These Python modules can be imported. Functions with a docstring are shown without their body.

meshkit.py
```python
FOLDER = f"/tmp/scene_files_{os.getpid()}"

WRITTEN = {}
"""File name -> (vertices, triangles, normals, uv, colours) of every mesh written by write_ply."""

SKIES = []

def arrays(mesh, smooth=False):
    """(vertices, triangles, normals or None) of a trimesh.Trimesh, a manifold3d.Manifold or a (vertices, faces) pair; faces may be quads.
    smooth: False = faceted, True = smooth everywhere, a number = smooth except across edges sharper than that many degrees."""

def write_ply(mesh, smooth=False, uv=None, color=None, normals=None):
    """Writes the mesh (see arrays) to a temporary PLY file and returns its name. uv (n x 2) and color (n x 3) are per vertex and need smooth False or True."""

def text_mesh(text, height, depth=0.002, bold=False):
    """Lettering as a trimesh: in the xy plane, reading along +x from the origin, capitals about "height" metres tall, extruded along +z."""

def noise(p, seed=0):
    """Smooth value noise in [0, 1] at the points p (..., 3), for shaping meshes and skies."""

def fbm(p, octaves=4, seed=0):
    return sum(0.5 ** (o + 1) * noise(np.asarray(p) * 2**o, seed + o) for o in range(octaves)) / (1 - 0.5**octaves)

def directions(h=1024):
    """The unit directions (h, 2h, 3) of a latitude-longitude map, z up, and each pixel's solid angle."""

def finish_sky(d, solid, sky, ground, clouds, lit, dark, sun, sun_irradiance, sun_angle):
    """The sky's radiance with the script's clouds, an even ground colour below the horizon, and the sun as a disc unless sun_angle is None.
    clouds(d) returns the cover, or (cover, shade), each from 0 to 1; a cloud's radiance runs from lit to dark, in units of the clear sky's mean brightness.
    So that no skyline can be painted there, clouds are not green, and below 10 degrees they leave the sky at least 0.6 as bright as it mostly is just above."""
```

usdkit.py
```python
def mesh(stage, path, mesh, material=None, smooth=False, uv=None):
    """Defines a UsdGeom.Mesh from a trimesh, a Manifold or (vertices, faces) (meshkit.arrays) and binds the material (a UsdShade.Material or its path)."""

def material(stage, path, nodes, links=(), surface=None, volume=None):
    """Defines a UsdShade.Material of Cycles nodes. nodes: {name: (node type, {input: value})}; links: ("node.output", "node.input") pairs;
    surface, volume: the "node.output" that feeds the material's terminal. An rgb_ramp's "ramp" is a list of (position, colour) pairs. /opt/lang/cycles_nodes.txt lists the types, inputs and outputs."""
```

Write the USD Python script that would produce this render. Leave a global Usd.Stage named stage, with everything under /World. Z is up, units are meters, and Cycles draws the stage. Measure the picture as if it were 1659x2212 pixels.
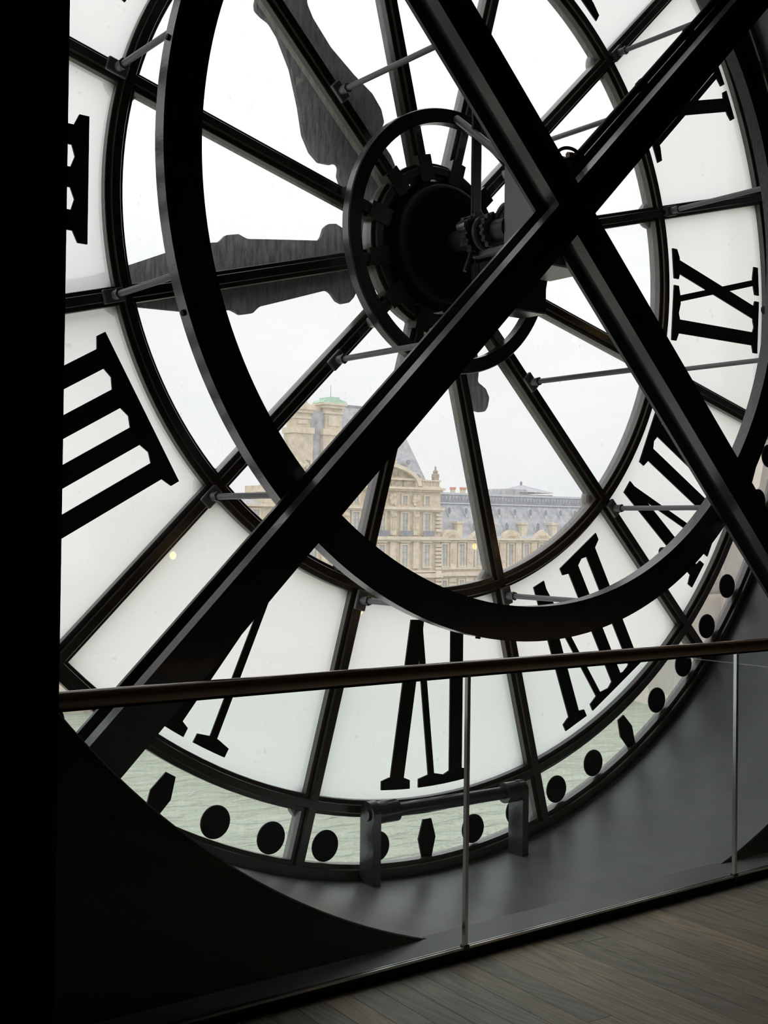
import math, random
import numpy as np, trimesh, usdkit, meshkit
import shapely
from shapely.geometry import Polygon, Point, box as sbox, LineString
from shapely.ops import unary_union
from shapely import affinity
from pxr import Usd, UsdGeom, UsdLux, UsdShade, Gf, Sdf

stage = Usd.Stage.CreateInMemory()
UsdGeom.SetStageUpAxis(stage, UsdGeom.Tokens.z)
UsdGeom.SetStageMetersPerUnit(stage, 1.0)
UsdGeom.Xform.Define(stage, '/World')
UsdGeom.Scope.Define(stage, '/World/Looks')
random.seed(7)

# ------------------------------------------------------------------ units
# The clock is laid out in multiples of its inner ring's radius S, about its hub; the floor is z = 0.
S, HUB = 1.65, 1.73 * 1.65
def W(p):
    p = np.asarray(p, float)
    return p * S + [0, 0, HUB]

# ------------------------------------------------------------------ camera
FPX, YAW, PITCH, ROLL = 2635.8, 0.655962, 0.0129134, 0.012362
EYE = W([-2.2419, -2.66496, -0.80711])
cy, sy, cp, sp, cr, sr = math.cos(YAW), math.sin(YAW), math.cos(PITCH), math.sin(PITCH), math.cos(ROLL), math.sin(ROLL)
fwd = np.array([sy * cp, cy * cp, sp]); rgt = np.array([cy, -sy, 0.0]); up = np.cross(rgt, fwd)
rgt, up = cr * rgt + sr * up, -sr * rgt + cr * up
cam = UsdGeom.Camera.Define(stage, '/World/Camera')
cam.AddTransformOp().Set(Gf.Matrix4d(*[float(x) for r in ((*rgt, 0), (*up, 0), (*(-fwd), 0), (*EYE, 1)) for x in r]))
cam.CreateHorizontalApertureAttr(36.0)
cam.CreateFocalLengthAttr(36.0 * FPX / 1659)
cam.CreateClippingRangeAttr(Gf.Vec2f(0.05, 5000))
cam.CreateExposureAttr(0.32)

# ------------------------------------------------------------------ sky: even overcast with faint cloud
sky = UsdLux.DomeLight.Define(stage, '/World/Sky')
sky.CreateIntensityAttr(1.0)
sky.CreateColorAttr(Gf.Vec3f(1, 1, 1))
SKY = usdkit.material(stage, '/World/Looks/sky', {
    'tc': ('texture_coordinate', {}),
    'map': ('mapping', {'mapping_type': 'point', 'scale': (1.0, 1.0, 3.5)}),
    'n': ('noise_texture', {'scale': 3.2, 'detail': 5.0, 'roughness': 0.55}),
    'r': ('rgb_ramp', {'ramp': [(0.25, (0.80, 0.82, 0.84)), (0.5, (0.88, 0.885, 0.89)), (0.75, (0.955, 0.955, 0.955))]}),
    'sx': ('separate_xyz', {}), 'el': ('map_range', {'from_min': 0.0, 'from_max': 0.45, 'to_min': 0.80, 'to_max': 1.08, 'clamp': True}),
    'bg': ('background_shader', {})},
    [('tc.generated', 'map.vector'), ('map.vector', 'n.vector'), ('n.fac', 'r.fac'), ('r.color', 'bg.color'), ('tc.generated', 'sx.vector'), ('sx.z', 'el.value'), ('el.result', 'bg.strength')], surface='bg.background')
UsdShade.MaterialBindingAPI.Apply(sky.GetPrim()).Bind(SKY)

# ------------------------------------------------------------------ materials
def mat(name, color, rough=0.5, metal=0.0, spec=0.5, var=0.0, scale=6.0, bump=0.0, bscale=30.0, stretch=(1, 1, 1), coat=0.0):
    n = {'p': ('principled_bsdf', {'base_color': color, 'roughness': rough, 'metallic': metal, 'specular_ior_level': spec, 'coat_weight': coat}),
         'g': ('geometry', {}), 'm': ('mapping', {'mapping_type': 'point', 'scale': stretch})}
    l = [('g.position', 'm.vector')]
    if var:
        n['n'] = ('noise_texture', {'scale': scale, 'detail': 5.0, 'roughness': 0.6})
        lo = tuple(c * (1 - var) for c in color); hi = tuple(min(1, c * (1 + var)) for c in color)
        n['r'] = ('rgb_ramp', {'ramp': [(0.3, lo), (0.7, hi)]})
        l += [('m.vector', 'n.vector'), ('n.fac', 'r.fac'), ('r.color', 'p.base_color')]
    if bump:
        n['bn'] = ('noise_texture', {'scale': bscale, 'detail': 4.0, 'roughness': 0.6})
        n['b'] = ('bump', {'strength': bump, 'distance': 0.01})
        l += [('m.vector', 'bn.vector'), ('bn.fac', 'b.height'), ('b.normal', 'p.normal')]
    return usdkit.material(stage, '/World/Looks/' + name, n, l, surface='p.BSDF')

M = {}
M['iron'] = mat('iron', (0.062, 0.062, 0.067), 0.25, spec=1.0, var=0.12, scale=9, bump=0.12, bscale=40)
M['iron_rod'] = mat('iron_rod', (0.26, 0.26, 0.275), 0.42, spec=0.6)
M['bronze'] = mat('bronze', (0.062, 0.05, 0.036), 0.3, spec=0.9, var=0.2, scale=14)
M['black'] = mat('black', (0.02, 0.02, 0.02), 0.6, spec=0.2)
M['numeral'] = mat('numeral', (0.02, 0.021, 0.022), 0.5, spec=0.3)
M['hand'] = mat('hand', (0.05, 0.052, 0.057), 0.7, spec=0.2)
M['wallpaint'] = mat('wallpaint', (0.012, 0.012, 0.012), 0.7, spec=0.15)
M['reveal'] = mat('reveal', (0.27, 0.27, 0.283), 0.36, spec=0.45, var=0.22, scale=2.2, bump=0.05, bscale=9)
M['ledge'] = mat('ledge', (0.26, 0.265, 0.255), 0.4, spec=0.45, var=0.15, scale=3)
M['steel'] = mat('steel', (0.62, 0.62, 0.6), 0.22, metal=1.0)
M['rail'] = mat('rail', (0.30, 0.175, 0.10), 0.10, spec=0.8, coat=0.8)
M['gear'] = mat('gear', (0.10, 0.10, 0.10), 0.4, metal=0.4)
M['tag'] = mat('tag', (0.55, 0.45, 0.32), 0.7)
M['box'] = mat('box', (0.34, 0.35, 0.37), 0.35, spec=0.5)

SCHLICK = [('lw.facing', 'pw.value1'), ('pw.value', 'fr.value1'), ('fr.value', 'mix.fac')]
LW = {'lw': ('layer_weight', {'blend': 0.5}), 'pw': ('math', {'math_type': 'power', 'value2': 5.0}), 'fr': ('math', {'math_type': 'multiply_add', 'value2': 0.9, 'value3': 0.045})}
def glass(name, tint, dust, dark, blur=False):
    """Window glass: clear with a fresnel sheen and a film of dust in vertical runs."""
    n = {'g': ('geometry', {}), 'm': ('mapping', {'mapping_type': 'point', 'scale': (9.0, 9.0, 1.6)}),
         'n': ('noise_texture', {'scale': 6.0, 'detail': 7.0, 'roughness': 0.72}),
         'm2': ('mapping', {'mapping_type': 'point', 'scale': (13.0, 13.0, 5.0)}),
         'n2': ('noise_texture', {'scale': 3.0, 'detail': 6.0, 'roughness': 0.7}),
         'mr': ('map_range', {'from_min': 0.35, 'from_max': 0.72, 'to_min': dust * 0.45, 'to_max': dust * 1.9, 'clamp': True}),
         'mr2': ('map_range', {'from_min': 0.655, 'from_max': 0.73, 'to_min': 0.0, 'to_max': dark, 'clamp': True}),
         't': ('transparent_bsdf', {'color': tint}), 'gl': ('glossy_bsdf', {'roughness': 0.0, 'color': (1, 1, 1)}),
         'lw': ('layer_weight', {'blend': 0.5}), 'pw': ('math', {'math_type': 'power', 'value2': 5.0}), 'fr': ('math', {'math_type': 'multiply_add', 'value2': 0.9, 'value3': 0.045}), 'mix': ('mix_closure', {}),
         'tl': ('translucent_bsdf', {'color': (0.92, 0.93, 0.95)}), 'mixd': ('mix_closure', {}),
         'df': ('diffuse_bsdf', {'color': (0.10, 0.10, 0.09)}), 'mixk': ('mix_closure', {})}
    l = [('g.position', 'm.vector'), ('m.vector', 'n.vector'), ('n.fac', 'mr.value'), ('g.position', 'm2.vector'), ('m2.vector', 'n2.vector'), ('n2.fac', 'mr2.value'),
         ('t.BSDF', 'mixd.closure1'), ('tl.BSDF', 'mixd.closure2'), ('mr.result', 'mixd.fac'),
         ('mixd.closure', 'mixk.closure1'), ('df.BSDF', 'mixk.closure2'), ('mr2.result', 'mixk.fac'),
         ('mixk.closure', 'mix.closure1'), ('gl.BSDF', 'mix.closure2')] + SCHLICK
    return usdkit.material(stage, '/World/Looks/' + name, n, l, surface='mix.closure')
M['pane'] = glass('pane', (0.965, 0.975, 0.975), 0.05, 0.30)
M['rail_glass'] = usdkit.material(stage, '/World/Looks/rail_glass', {
    't': ('transparent_bsdf', {'color': (0.925, 0.985, 0.972)}), 'gl': ('glossy_bsdf', {'roughness': 0.0, 'color': (1, 1, 1)}),
    **LW, 'mix': ('mix_closure', {})},
    [('t.BSDF', 'mix.closure1'), ('gl.BSDF', 'mix.closure2')] + SCHLICK, surface='mix.closure')
M['opal'] = usdkit.material(stage, '/World/Looks/opal', {
    'g': ('geometry', {}), 'n': ('noise_texture', {'scale': 24.0, 'detail': 5.0, 'roughness': 0.6}),
    'r': ('rgb_ramp', {'ramp': [(0.655, (0.885, 0.885, 0.875)), (0.73, (0.75, 0.75, 0.73))]}),
    'tl': ('translucent_bsdf', {}), 'rf': ('refraction_bsdf', {'roughness': 0.62, 'IOR': 1.02, 'color': (0.96, 0.965, 0.965)}),
    'mx': ('mix_closure', {'fac': 0.15}), 'gl': ('glossy_bsdf', {'roughness': 0.0, 'color': (1, 1, 1)}),
    **LW, 'mix': ('mix_closure', {})},
    [('g.position', 'n.vector'), ('n.fac', 'r.fac'), ('r.color', 'tl.color'), ('tl.BSDF', 'mx.closure1'), ('rf.BSDF', 'mx.closure2'),
     ('mx.closure', 'mix.closure1'), ('gl.BSDF', 'mix.closure2')] + SCHLICK, surface='mix.closure')

def wood(name, base, seed):
    lo = tuple(c * 0.48 for c in base); hi = tuple(c * 1.32 for c in base)
    return usdkit.material(stage, '/World/Looks/' + name, {
        'g': ('geometry', {}), 'm': ('mapping', {'mapping_type': 'point', 'scale': (7.0, 0.75, 1.0), 'location': (seed * 3.7, seed * 1.9, seed), 'rotation': (0, 0, math.radians(4))}),
        'n': ('noise_texture', {'scale': 1.0, 'detail': 1.0, 'roughness': 0.4, 'distortion': 0.5}),
        'k': ('math', {'math_type': 'multiply', 'value2': 75.0}), 'sn': ('math', {'math_type': 'sine'}),
        'sr': ('map_range', {'from_min': -1.0, 'from_max': 1.0, 'to_min': 0.30, 'to_max': 0.66}),
        'm2': ('mapping', {'mapping_type': 'point', 'scale': (60.0, 3.0, 1.0), 'rotation': (0, 0, math.radians(4))}),
        'nf': ('noise_texture', {'scale': 2.0, 'detail': 6.0, 'roughness': 0.7}),
        'nl': ('noise_texture', {'scale': 2.3, 'detail': 3.0}),
        'mx': ('mix', {'mix_type': 'mix', 'fac': 0.5}), 'mx2': ('mix', {'mix_type': 'mix', 'fac': 0.35}),
        'r': ('rgb_ramp', {'ramp': [(0.3, lo), (0.5, base), (0.7, hi)]}),
        'b': ('bump', {'strength': 0.2, 'distance': 0.002}),
        'p': ('principled_bsdf', {'roughness': 0.42, 'specular_ior_level': 0.5})},
        [('g.position', 'm.vector'), ('m.vector', 'n.vector'), ('n.fac', 'k.value1'), ('k.value', 'sn.value1'), ('sn.value', 'sr.value'), ('g.position', 'm2.vector'), ('m2.vector', 'nf.vector'), ('g.position', 'nl.vector'),
         ('sr.result', 'mx.color1'), ('nf.color', 'mx.color2'), ('mx.color', 'mx2.color1'), ('nl.color', 'mx2.color2'), ('mx2.color', 'r.fac'), ('r.color', 'p.base_color'), ('nf.fac', 'b.height'), ('b.normal', 'p.normal')], surface='p.BSDF')
PLANK = [wood('plank_a', (0.61, 0.505, 0.37), 1), wood('plank_b', (0.54, 0.455, 0.345), 2), wood('plank_c', (0.78, 0.59, 0.40), 3), wood('plank_d', (0.58, 0.50, 0.39), 4)]

M['stone'] = mat('stone', (0.60, 0.515, 0.395), 0.9, spec=0.1, var=0.22, scale=0.7)
M['stone_light'] = mat('stone_light', (0.66, 0.58, 0.45), 0.9, spec=0.1, var=0.15, scale=0.9)
M['stone_dark'] = mat('stone_dark', (0.42, 0.36, 0.28), 0.9, spec=0.1, var=0.3, scale=1.2)
M['stone_near'] = mat('stone_near', (0.78, 0.69, 0.585), 0.9, spec=0.1, var=0.08, scale=3, bump=0.15, bscale=12)
M['slate'] = mat('slate', (0.40, 0.40, 0.415), 0.7, spec=0.3, var=0.25, scale=0.8)
M['slate_dark'] = mat('slate_dark', (0.25, 0.255, 0.28), 0.7, spec=0.3, var=0.2, scale=1)
M['zinc'] = mat('zinc', (0.52, 0.54, 0.57), 0.5, spec=0.4)
M['copper'] = mat('copper', (0.42, 0.60, 0.48), 0.8, spec=0.2, var=0.15, scale=1)
M['window'] = mat('window', (0.53, 0.53, 0.50), 0.3, spec=0.5, var=0.25, scale=0.6)
M['casement'] = mat('casement', (0.42, 0.43, 0.42), 0.6)
M['terracotta'] = mat('terracotta', (0.62, 0.30, 0.22), 0.85, spec=0.1)
M['paving'] = mat('paving', (0.36, 0.34, 0.31), 0.9, spec=0.1)
M['water'] = usdkit.material(stage, '/World/Looks/water', {
    'g': ('geometry', {}), 'm': ('mapping', {'mapping_type': 'point', 'scale': (0.55, 1.0, 1.0), 'rotation': (0, 0, math.radians(25))}),
    'n': ('noise_texture', {'scale': 0.62, 'detail': 4.0, 'roughness': 0.5, 'distortion': 0.8}),
    'b': ('bump', {'strength': 1.0, 'distance': 1.3}),
    'p': ('principled_bsdf', {'base_color': (0.25, 0.275, 0.215), 'roughness': 0.06, 'ior': 1.33})},
    [('g.position', 'm.vector'), ('m.vector', 'n.vector'), ('n.fac', 'b.height'), ('b.normal', 'p.normal')], surface='p.BSDF')
M['bulb'] = usdkit.material(stage, '/World/Looks/bulb', {'e': ('emission', {'color': (1.0, 0.55, 0.14), 'strength': 15.0})}, [], surface='e.emission')

# ------------------------------------------------------------------ helpers: names, things, parts
used = {}
def numbered(parent, name):
    k = (parent, name); used[k] = used.get(k, -1) + 1
    return f'{parent}/{name}' + (f'_{used[k]:03d}' if used[k] else '')
loc_of = {}
def keys(p, **kw):
    for k, v in kw.items():
        if v: p.SetCustomDataByKey(k, v)
def thing(name, label, cat, loc=(0, 0, 0), group=None, kind=None):
    x = UsdGeom.Xform.Define(stage, numbered('/World', name)); x.AddTranslateOp().Set(Gf.Vec3d(*[float(c) for c in loc]))
    loc_of[str(x.GetPath())] = np.array(loc, float)
    keys(x.GetPrim(), label=label, category=None if kind == 'structure' else cat, group=group, kind=kind)
    return x
def root_loc(path):
    for k, v in loc_of.items():
        if path == k or path.startswith(k + '/'): return v
    return np.zeros(3)
def part(parent, name, mesh, m, smooth=False, label=None, kind=None):
    pp = str(parent.GetPath()); path = numbered(pp, name)
    v, f, n = meshkit.arrays(mesh, False)
    o = usdkit.mesh(stage, path, trimesh.Trimesh(v - root_loc(pp), f, process=False), m if not isinstance(m, str) else M[m], smooth=smooth)
    keys(o.GetPrim(), label=label, kind=kind)
    return o
def single(name, mesh, m, label, cat=None, group=None, kind=None, smooth=False):
    o = usdkit.mesh(stage, numbered('/World', name), mesh, M[m] if isinstance(m, str) else m, smooth=smooth)
    keys(o.GetPrim(), label=label, category=cat, group=group, kind=kind)
    return o
cat_ = trimesh.util.concatenate

# ------------------------------------------------------------------ helpers: shapes
def box(a, b):
    a, b = np.minimum(a, b), np.maximum(a, b)
    m = trimesh.creation.box(b - a); m.apply_translation((np.array(a) + b) / 2); return m
def sweep(prof, frames, closed):
    """prof: (n,2) closed outline; frames: list of functions (a,b)->xyz arrays."""
    prof = np.asarray(prof, float); n, k = len(prof), len(frames)
    v = np.vstack([f(prof[:, 0], prof[:, 1]) for f in frames])
    q = []
    for i in range(k if closed else k - 1):
        j = (i + 1) % k
        for a in range(n):
            b = (a + 1) % n
            q.append((i * n + a, j * n + a, j * n + b, i * n + b))
    q = np.array(q); f = np.vstack([q[:, [0, 1, 2]], q[:, [0, 2, 3]]])
    if not closed:
        tri = np.array(trimesh.creation.triangulate_polygon(Polygon(prof), engine='earcut')[1])
        tv = np.array(trimesh.creation.triangulate_polygon(Polygon(prof), engine='earcut')[0])
        idx = np.array([np.argmin(((prof - t) ** 2).sum(1)) for t in tv]); tri = idx[tri]
        f = np.vstack([f, tri, tri[:, ::-1] + (k - 1) * n])
    m = trimesh.Trimesh(v, f, process=False); m.fix_normals(); return m
def polar(th, r):
    t = np.radians(th); return np.array([r * np.sin(t), -r * np.cos(t)])
def ring(prof, n=180):
    """prof (r, y) swept about the clock's axis, clock units -> metres."""
    def fr(t): return lambda r, y: W(np.stack([r * math.sin(t), y, -r * math.cos(t)], 1))
    return sweep(prof, [fr(t) for t in np.linspace(0, 2 * math.pi, n, endpoint=False)], True)
def radial(prof, th, r0, r1):
    """prof (t, y): a bar along the radius at angle th from r0 to r1."""
    t = math.radians(th); e = np.array([math.sin(t), 0, -math.cos(t)]); n = np.array([math.cos(t), 0, math.sin(t)])
    return sweep(prof, [(lambda a, y, r=r: W(e * r + a[:, None] * n + y[:, None] * np.array([0, 1, 0]))) for r in (r0, r1)], False)
def plate(poly, y0, y1, f=None):
    """shapely polygon in the clock's (x, z) plane, extruded from y0 to y1 (clock units)."""
    ms = []
    for g in getattr(poly, 'geoms', [poly]):
        m = trimesh.creation.extrude_polygon(g, y1 - y0, engine='earcut')
        v = np.array(m.vertices); p = v[:, :2] if f is None else f(v[:, :2])
        m = trimesh.Trimesh(W(np.stack([p[:, 0], y0 + v[:, 2], p[:, 1]], 1)), m.faces, process=False); m.fix_normals(); ms.append(m)
    return cat_(ms)
def sheet(poly, y, f=None):
    v, t = trimesh.creation.triangulate_polygon(poly, engine='earcut')
    v = v if f is None else f(v)
    return trimesh.Trimesh(W(np.stack([v[:, 0], np.full(len(v), y), v[:, 1]], 1)), t, process=False)
def rod(a, b, r, n=20):
    return trimesh.creation.cylinder(radius=r, segment=[a, b], sections=n)
def tubepath(pts, r, n=10):
    from scipy.interpolate import splprep, splev
    pts = np.asarray(pts, float); tck, _ = splprep(pts.T, s=0, k=min(3, len(pts) - 1)); c = np.array(splev(np.linspace(0, 1, 40), tck)).T
    import sys; sys.path.insert(0, '/opt/lang'); t = np.gradient(c, axis=0); t /= np.linalg.norm(t, axis=1, keepdims=True)
    a = np.cross(t, [0.31, 0.17, 0.93]); a /= np.linalg.norm(a, axis=1, keepdims=True); b = np.cross(t, a); an = np.linspace(0, 2 * np.pi, n, endpoint=False)
    rings = [c[i] + r * (np.cos(an)[:, None] * a[i] + np.sin(an)[:, None] * b[i]) for i in range(len(c))]
    q = [(i * n + j, i * n + (j + 1) % n, (i + 1) * n + (j + 1) % n, (i + 1) * n + j) for i in range(len(c) - 1) for j in range(n)]
    q = np.array(q); m = trimesh.Trimesh(np.vstack(rings), np.vstack([q[:, [0, 1, 2]], q[:, [0, 2, 3]]]), process=False); m.fix_normals(); return m
def lathe_y(prof, x, z, n=28):
    """prof (r, y) turned about an axis along y through (x, z); clock units."""
    m = trimesh.creation.revolve(np.asarray(prof, float), sections=n); v = np.array(m.vertices)
    m = trimesh.Trimesh(W(np.stack([x + v[:, 0], v[:, 2], z + v[:, 1]], 1)), m.faces, process=False); m.fix_normals(); return m
def lathe_z(prof, x, y, z, n=24):
    m = trimesh.creation.revolve(np.asarray(prof, float), sections=n); m.apply_translation((x, y, z)); return m
def sector(r0, r1, t0, t1, n=14):
    a = np.linspace(t0, t1, n)
    return Polygon([tuple(polar(t, r1)) for t in a] + [tuple(polar(t, r0)) for t in a[::-1]])
def rrect(w, h, r):
    return sbox(-w / 2 + r, -h / 2 + r, w / 2 - r, h / 2 - r).buffer(r, quad_segs=3)
def bevelbox(a, b, c):
    """box with chamfered edges (hull of shrunken boxes), metres."""
    a, b = np.minimum(a, b).astype(float), np.maximum(a, b).astype(float); p = []
    for i in range(3):
        for s in np.ndindex(2, 2, 2):
            q = np.where(s, b - c, a + c); q[i] = b[i] if s[i] else a[i]; p.append(q)
    return trimesh.Trimesh(np.array(p)).convex_hull

HOURS = ['XII', 'I', 'II', 'III', 'IIII', 'V', 'VI', 'VII', 'VIII', 'IX', 'X', 'XI']

# ================================================================== the setting: room shell
XL, XR, YB, ZT = -3.55, 5.0, -5.3, 2.25
rw, RO = -0.6, 1.785                                   # wall plane, radius of its round opening
wall_poly = sbox(XL, -1.73, XR, ZT).difference(Point(0, 0).buffer(RO + .003, quad_segs=64))
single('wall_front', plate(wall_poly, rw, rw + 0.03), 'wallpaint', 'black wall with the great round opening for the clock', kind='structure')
rev = ring([(RO, rw + 0.004), (RO + 0.05, rw + 0.004), (RO + 0.05, 0.075), (RO, 0.075)], 256)
single('trim_1', rev, 'reveal', 'grey painted round reveal between the wall and the clock', kind='structure', smooth=30)
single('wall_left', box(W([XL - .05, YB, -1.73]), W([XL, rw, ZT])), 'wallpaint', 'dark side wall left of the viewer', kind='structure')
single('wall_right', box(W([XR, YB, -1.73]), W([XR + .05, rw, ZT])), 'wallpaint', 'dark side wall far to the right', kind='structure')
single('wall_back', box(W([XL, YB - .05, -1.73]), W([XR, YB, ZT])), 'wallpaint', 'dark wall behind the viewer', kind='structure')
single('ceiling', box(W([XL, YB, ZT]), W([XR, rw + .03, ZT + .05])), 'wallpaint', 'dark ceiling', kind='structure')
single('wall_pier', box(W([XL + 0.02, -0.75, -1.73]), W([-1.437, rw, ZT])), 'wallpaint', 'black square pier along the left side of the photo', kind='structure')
# ledge in front of the wall and across the foot of the opening
ch = math.sqrt(RO ** 2 - 1.707 ** 2) - 0.004
lp = unary_union([sbox(-1.437, -0.688, XR, rw), sbox(-ch, rw - .001, ch, -0.584)])
lm = trimesh.creation.extrude_polygon(lp, 0.023, engine='earcut'); lm.apply_translation((0, 0, -1.73)); lm.vertices = W(lm.vertices)
single('trim_2', lm, 'ledge', 'low grey ledge along the foot of the wall', kind='structure')

floor = UsdGeom.Xform.Define(stage, '/World/floor'); keys(floor.GetPrim(), kind='structure', label='grey brown oak plank floor')
part(floor, 'subfloor', box(W([XL, YB, -1.76]) - [0, 0, 0.0], W([XR, -0.69, -1.73]) - [0, 0, 0.012]), PLANK[1])
PW, PL = 0.102, 1.75
room2 = sbox(-4.9, -5.6, 4.2, -0.6975 * S)
rng = random.Random(3)
ang = math.radians(4.2)
for i in range(-52, 46):
    off = rng.uniform(0, PL); tone = PLANK[rng.choice([0, 0, 1, 1, 3, 3, 0, 2])]
    for j in range(-2, 5):
        p = sbox(i * PW + 0.0012, -(j + 1) * PL - off + 0.0012 + 1.0, (i + 1) * PW - 0.0012, -j * PL - off - 0.0012 + 1.0)
        p = affinity.rotate(p, -4.2, origin=(0, -1.1)).intersection(room2)
        if p.is_empty or p.area < 0.002: continue
        c = p.centroid
        if not (-3.0 < c.x < 2.4 and c.y > -4.2): continue
        m = trimesh.creation.extrude_polygon(p, 0.0118, engine='earcut'); m.apply_translation((0, 0, -0.0118))
        part(floor, 'plank', m, PLANK[rng.choice([0, 0, 1, 3, 3, 2])])

# ================================================================== the clock
clock = thing('tower_clock', 'huge round iron clock face seen from behind, opal numeral ring and clear centre', 'clock', W([0, 0, -1.785]))
BAR = [(-.0100, 0), (.0100, 0), (.0117, .0022), (.0117, .0115), (.0215, .0125), (.0230, .0145), (.0230, .036), (.019, .0365), (.019, .058), (-.019, .058), (-.019, .0365), (-.0230, .036), (-.0230, .0145), (-.0215, .0125), (-.0117, .0115), (-.0117, .0022)]
R1, R2, R3, R0 = 1.0, 1.5938, 1.7655, 0.215
for k in range(12):
    part(clock, 'glazing_bar', radial([(a * (1 if k % 2 else 1.0), y + .0004) for a, y in BAR], 15 + 30 * k, 0.165, R3 - 0.004), 'bronze')
for r in (R0, R1, R2):
    part(clock, 'ring_bar', ring([(r + a, y) for a, y in BAR]), 'bronze')
OUT = [(-.0215, .0145), (-.0105, .0125), (-.0105, .002), (-.009, 0), (.0105, 0), (.0105, .004), (.0185, .004), (.0185, .046), (-.0215, .046)]
part(clock, 'outer_frame', ring([(R3 + a, y) for a, y in OUT], 240), 'bronze')
GY = 0.033
for k in range(12):
    a = 30 * k
    part(clock, 'opal_pane', sheet(sector(R1, R2, a - 15, a + 15), GY), 'opal')
for k in range(12):
    a = 30 * k
    part(clock, 'clear_pane', sheet(sector(R0, R1, a - 15, a + 15), GY + .0006), 'pane')
for k in range(12):
    a = 30 * k
    part(clock, 'minute_pane', sheet(sector(R2, R3, a - 15, a + 15), GY + .0006), 'pane')
KNOB = [(0, .036), (.036, .036), (.046, .044), (.048, .056), (.040, .072), (.026, .085), (.012, .090), (0, .091)]
for r in (R1, R2):
    for k in range(12):
        x, z = polar(15 + 30 * k, r)
        part(clock, 'boss', lathe_y(KNOB, x, z), 'bronze', smooth=40)
# hub
part(clock, 'hub', lathe_y([(0, -.062), (.10, -.060), (.15, -.052), (.164, -.044), (.169, -.034), (.169, -.012), (.178, -.006), (.183, 0.002), (.183, .05), (0, .05)], 0, 0, 72), 'black', smooth=35)
for k in range(12):
    th = 15 + 30 * k
    part(clock, 'collar', radial([(-.0245, -.004), (.0245, -.004), (.0245, .034), (-.0245, .034)], th, 0.186, 0.258), 'bronze')
    e, n = polar(th, 1), np.array([math.cos(math.radians(th)), math.sin(math.radians(th))])
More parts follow.
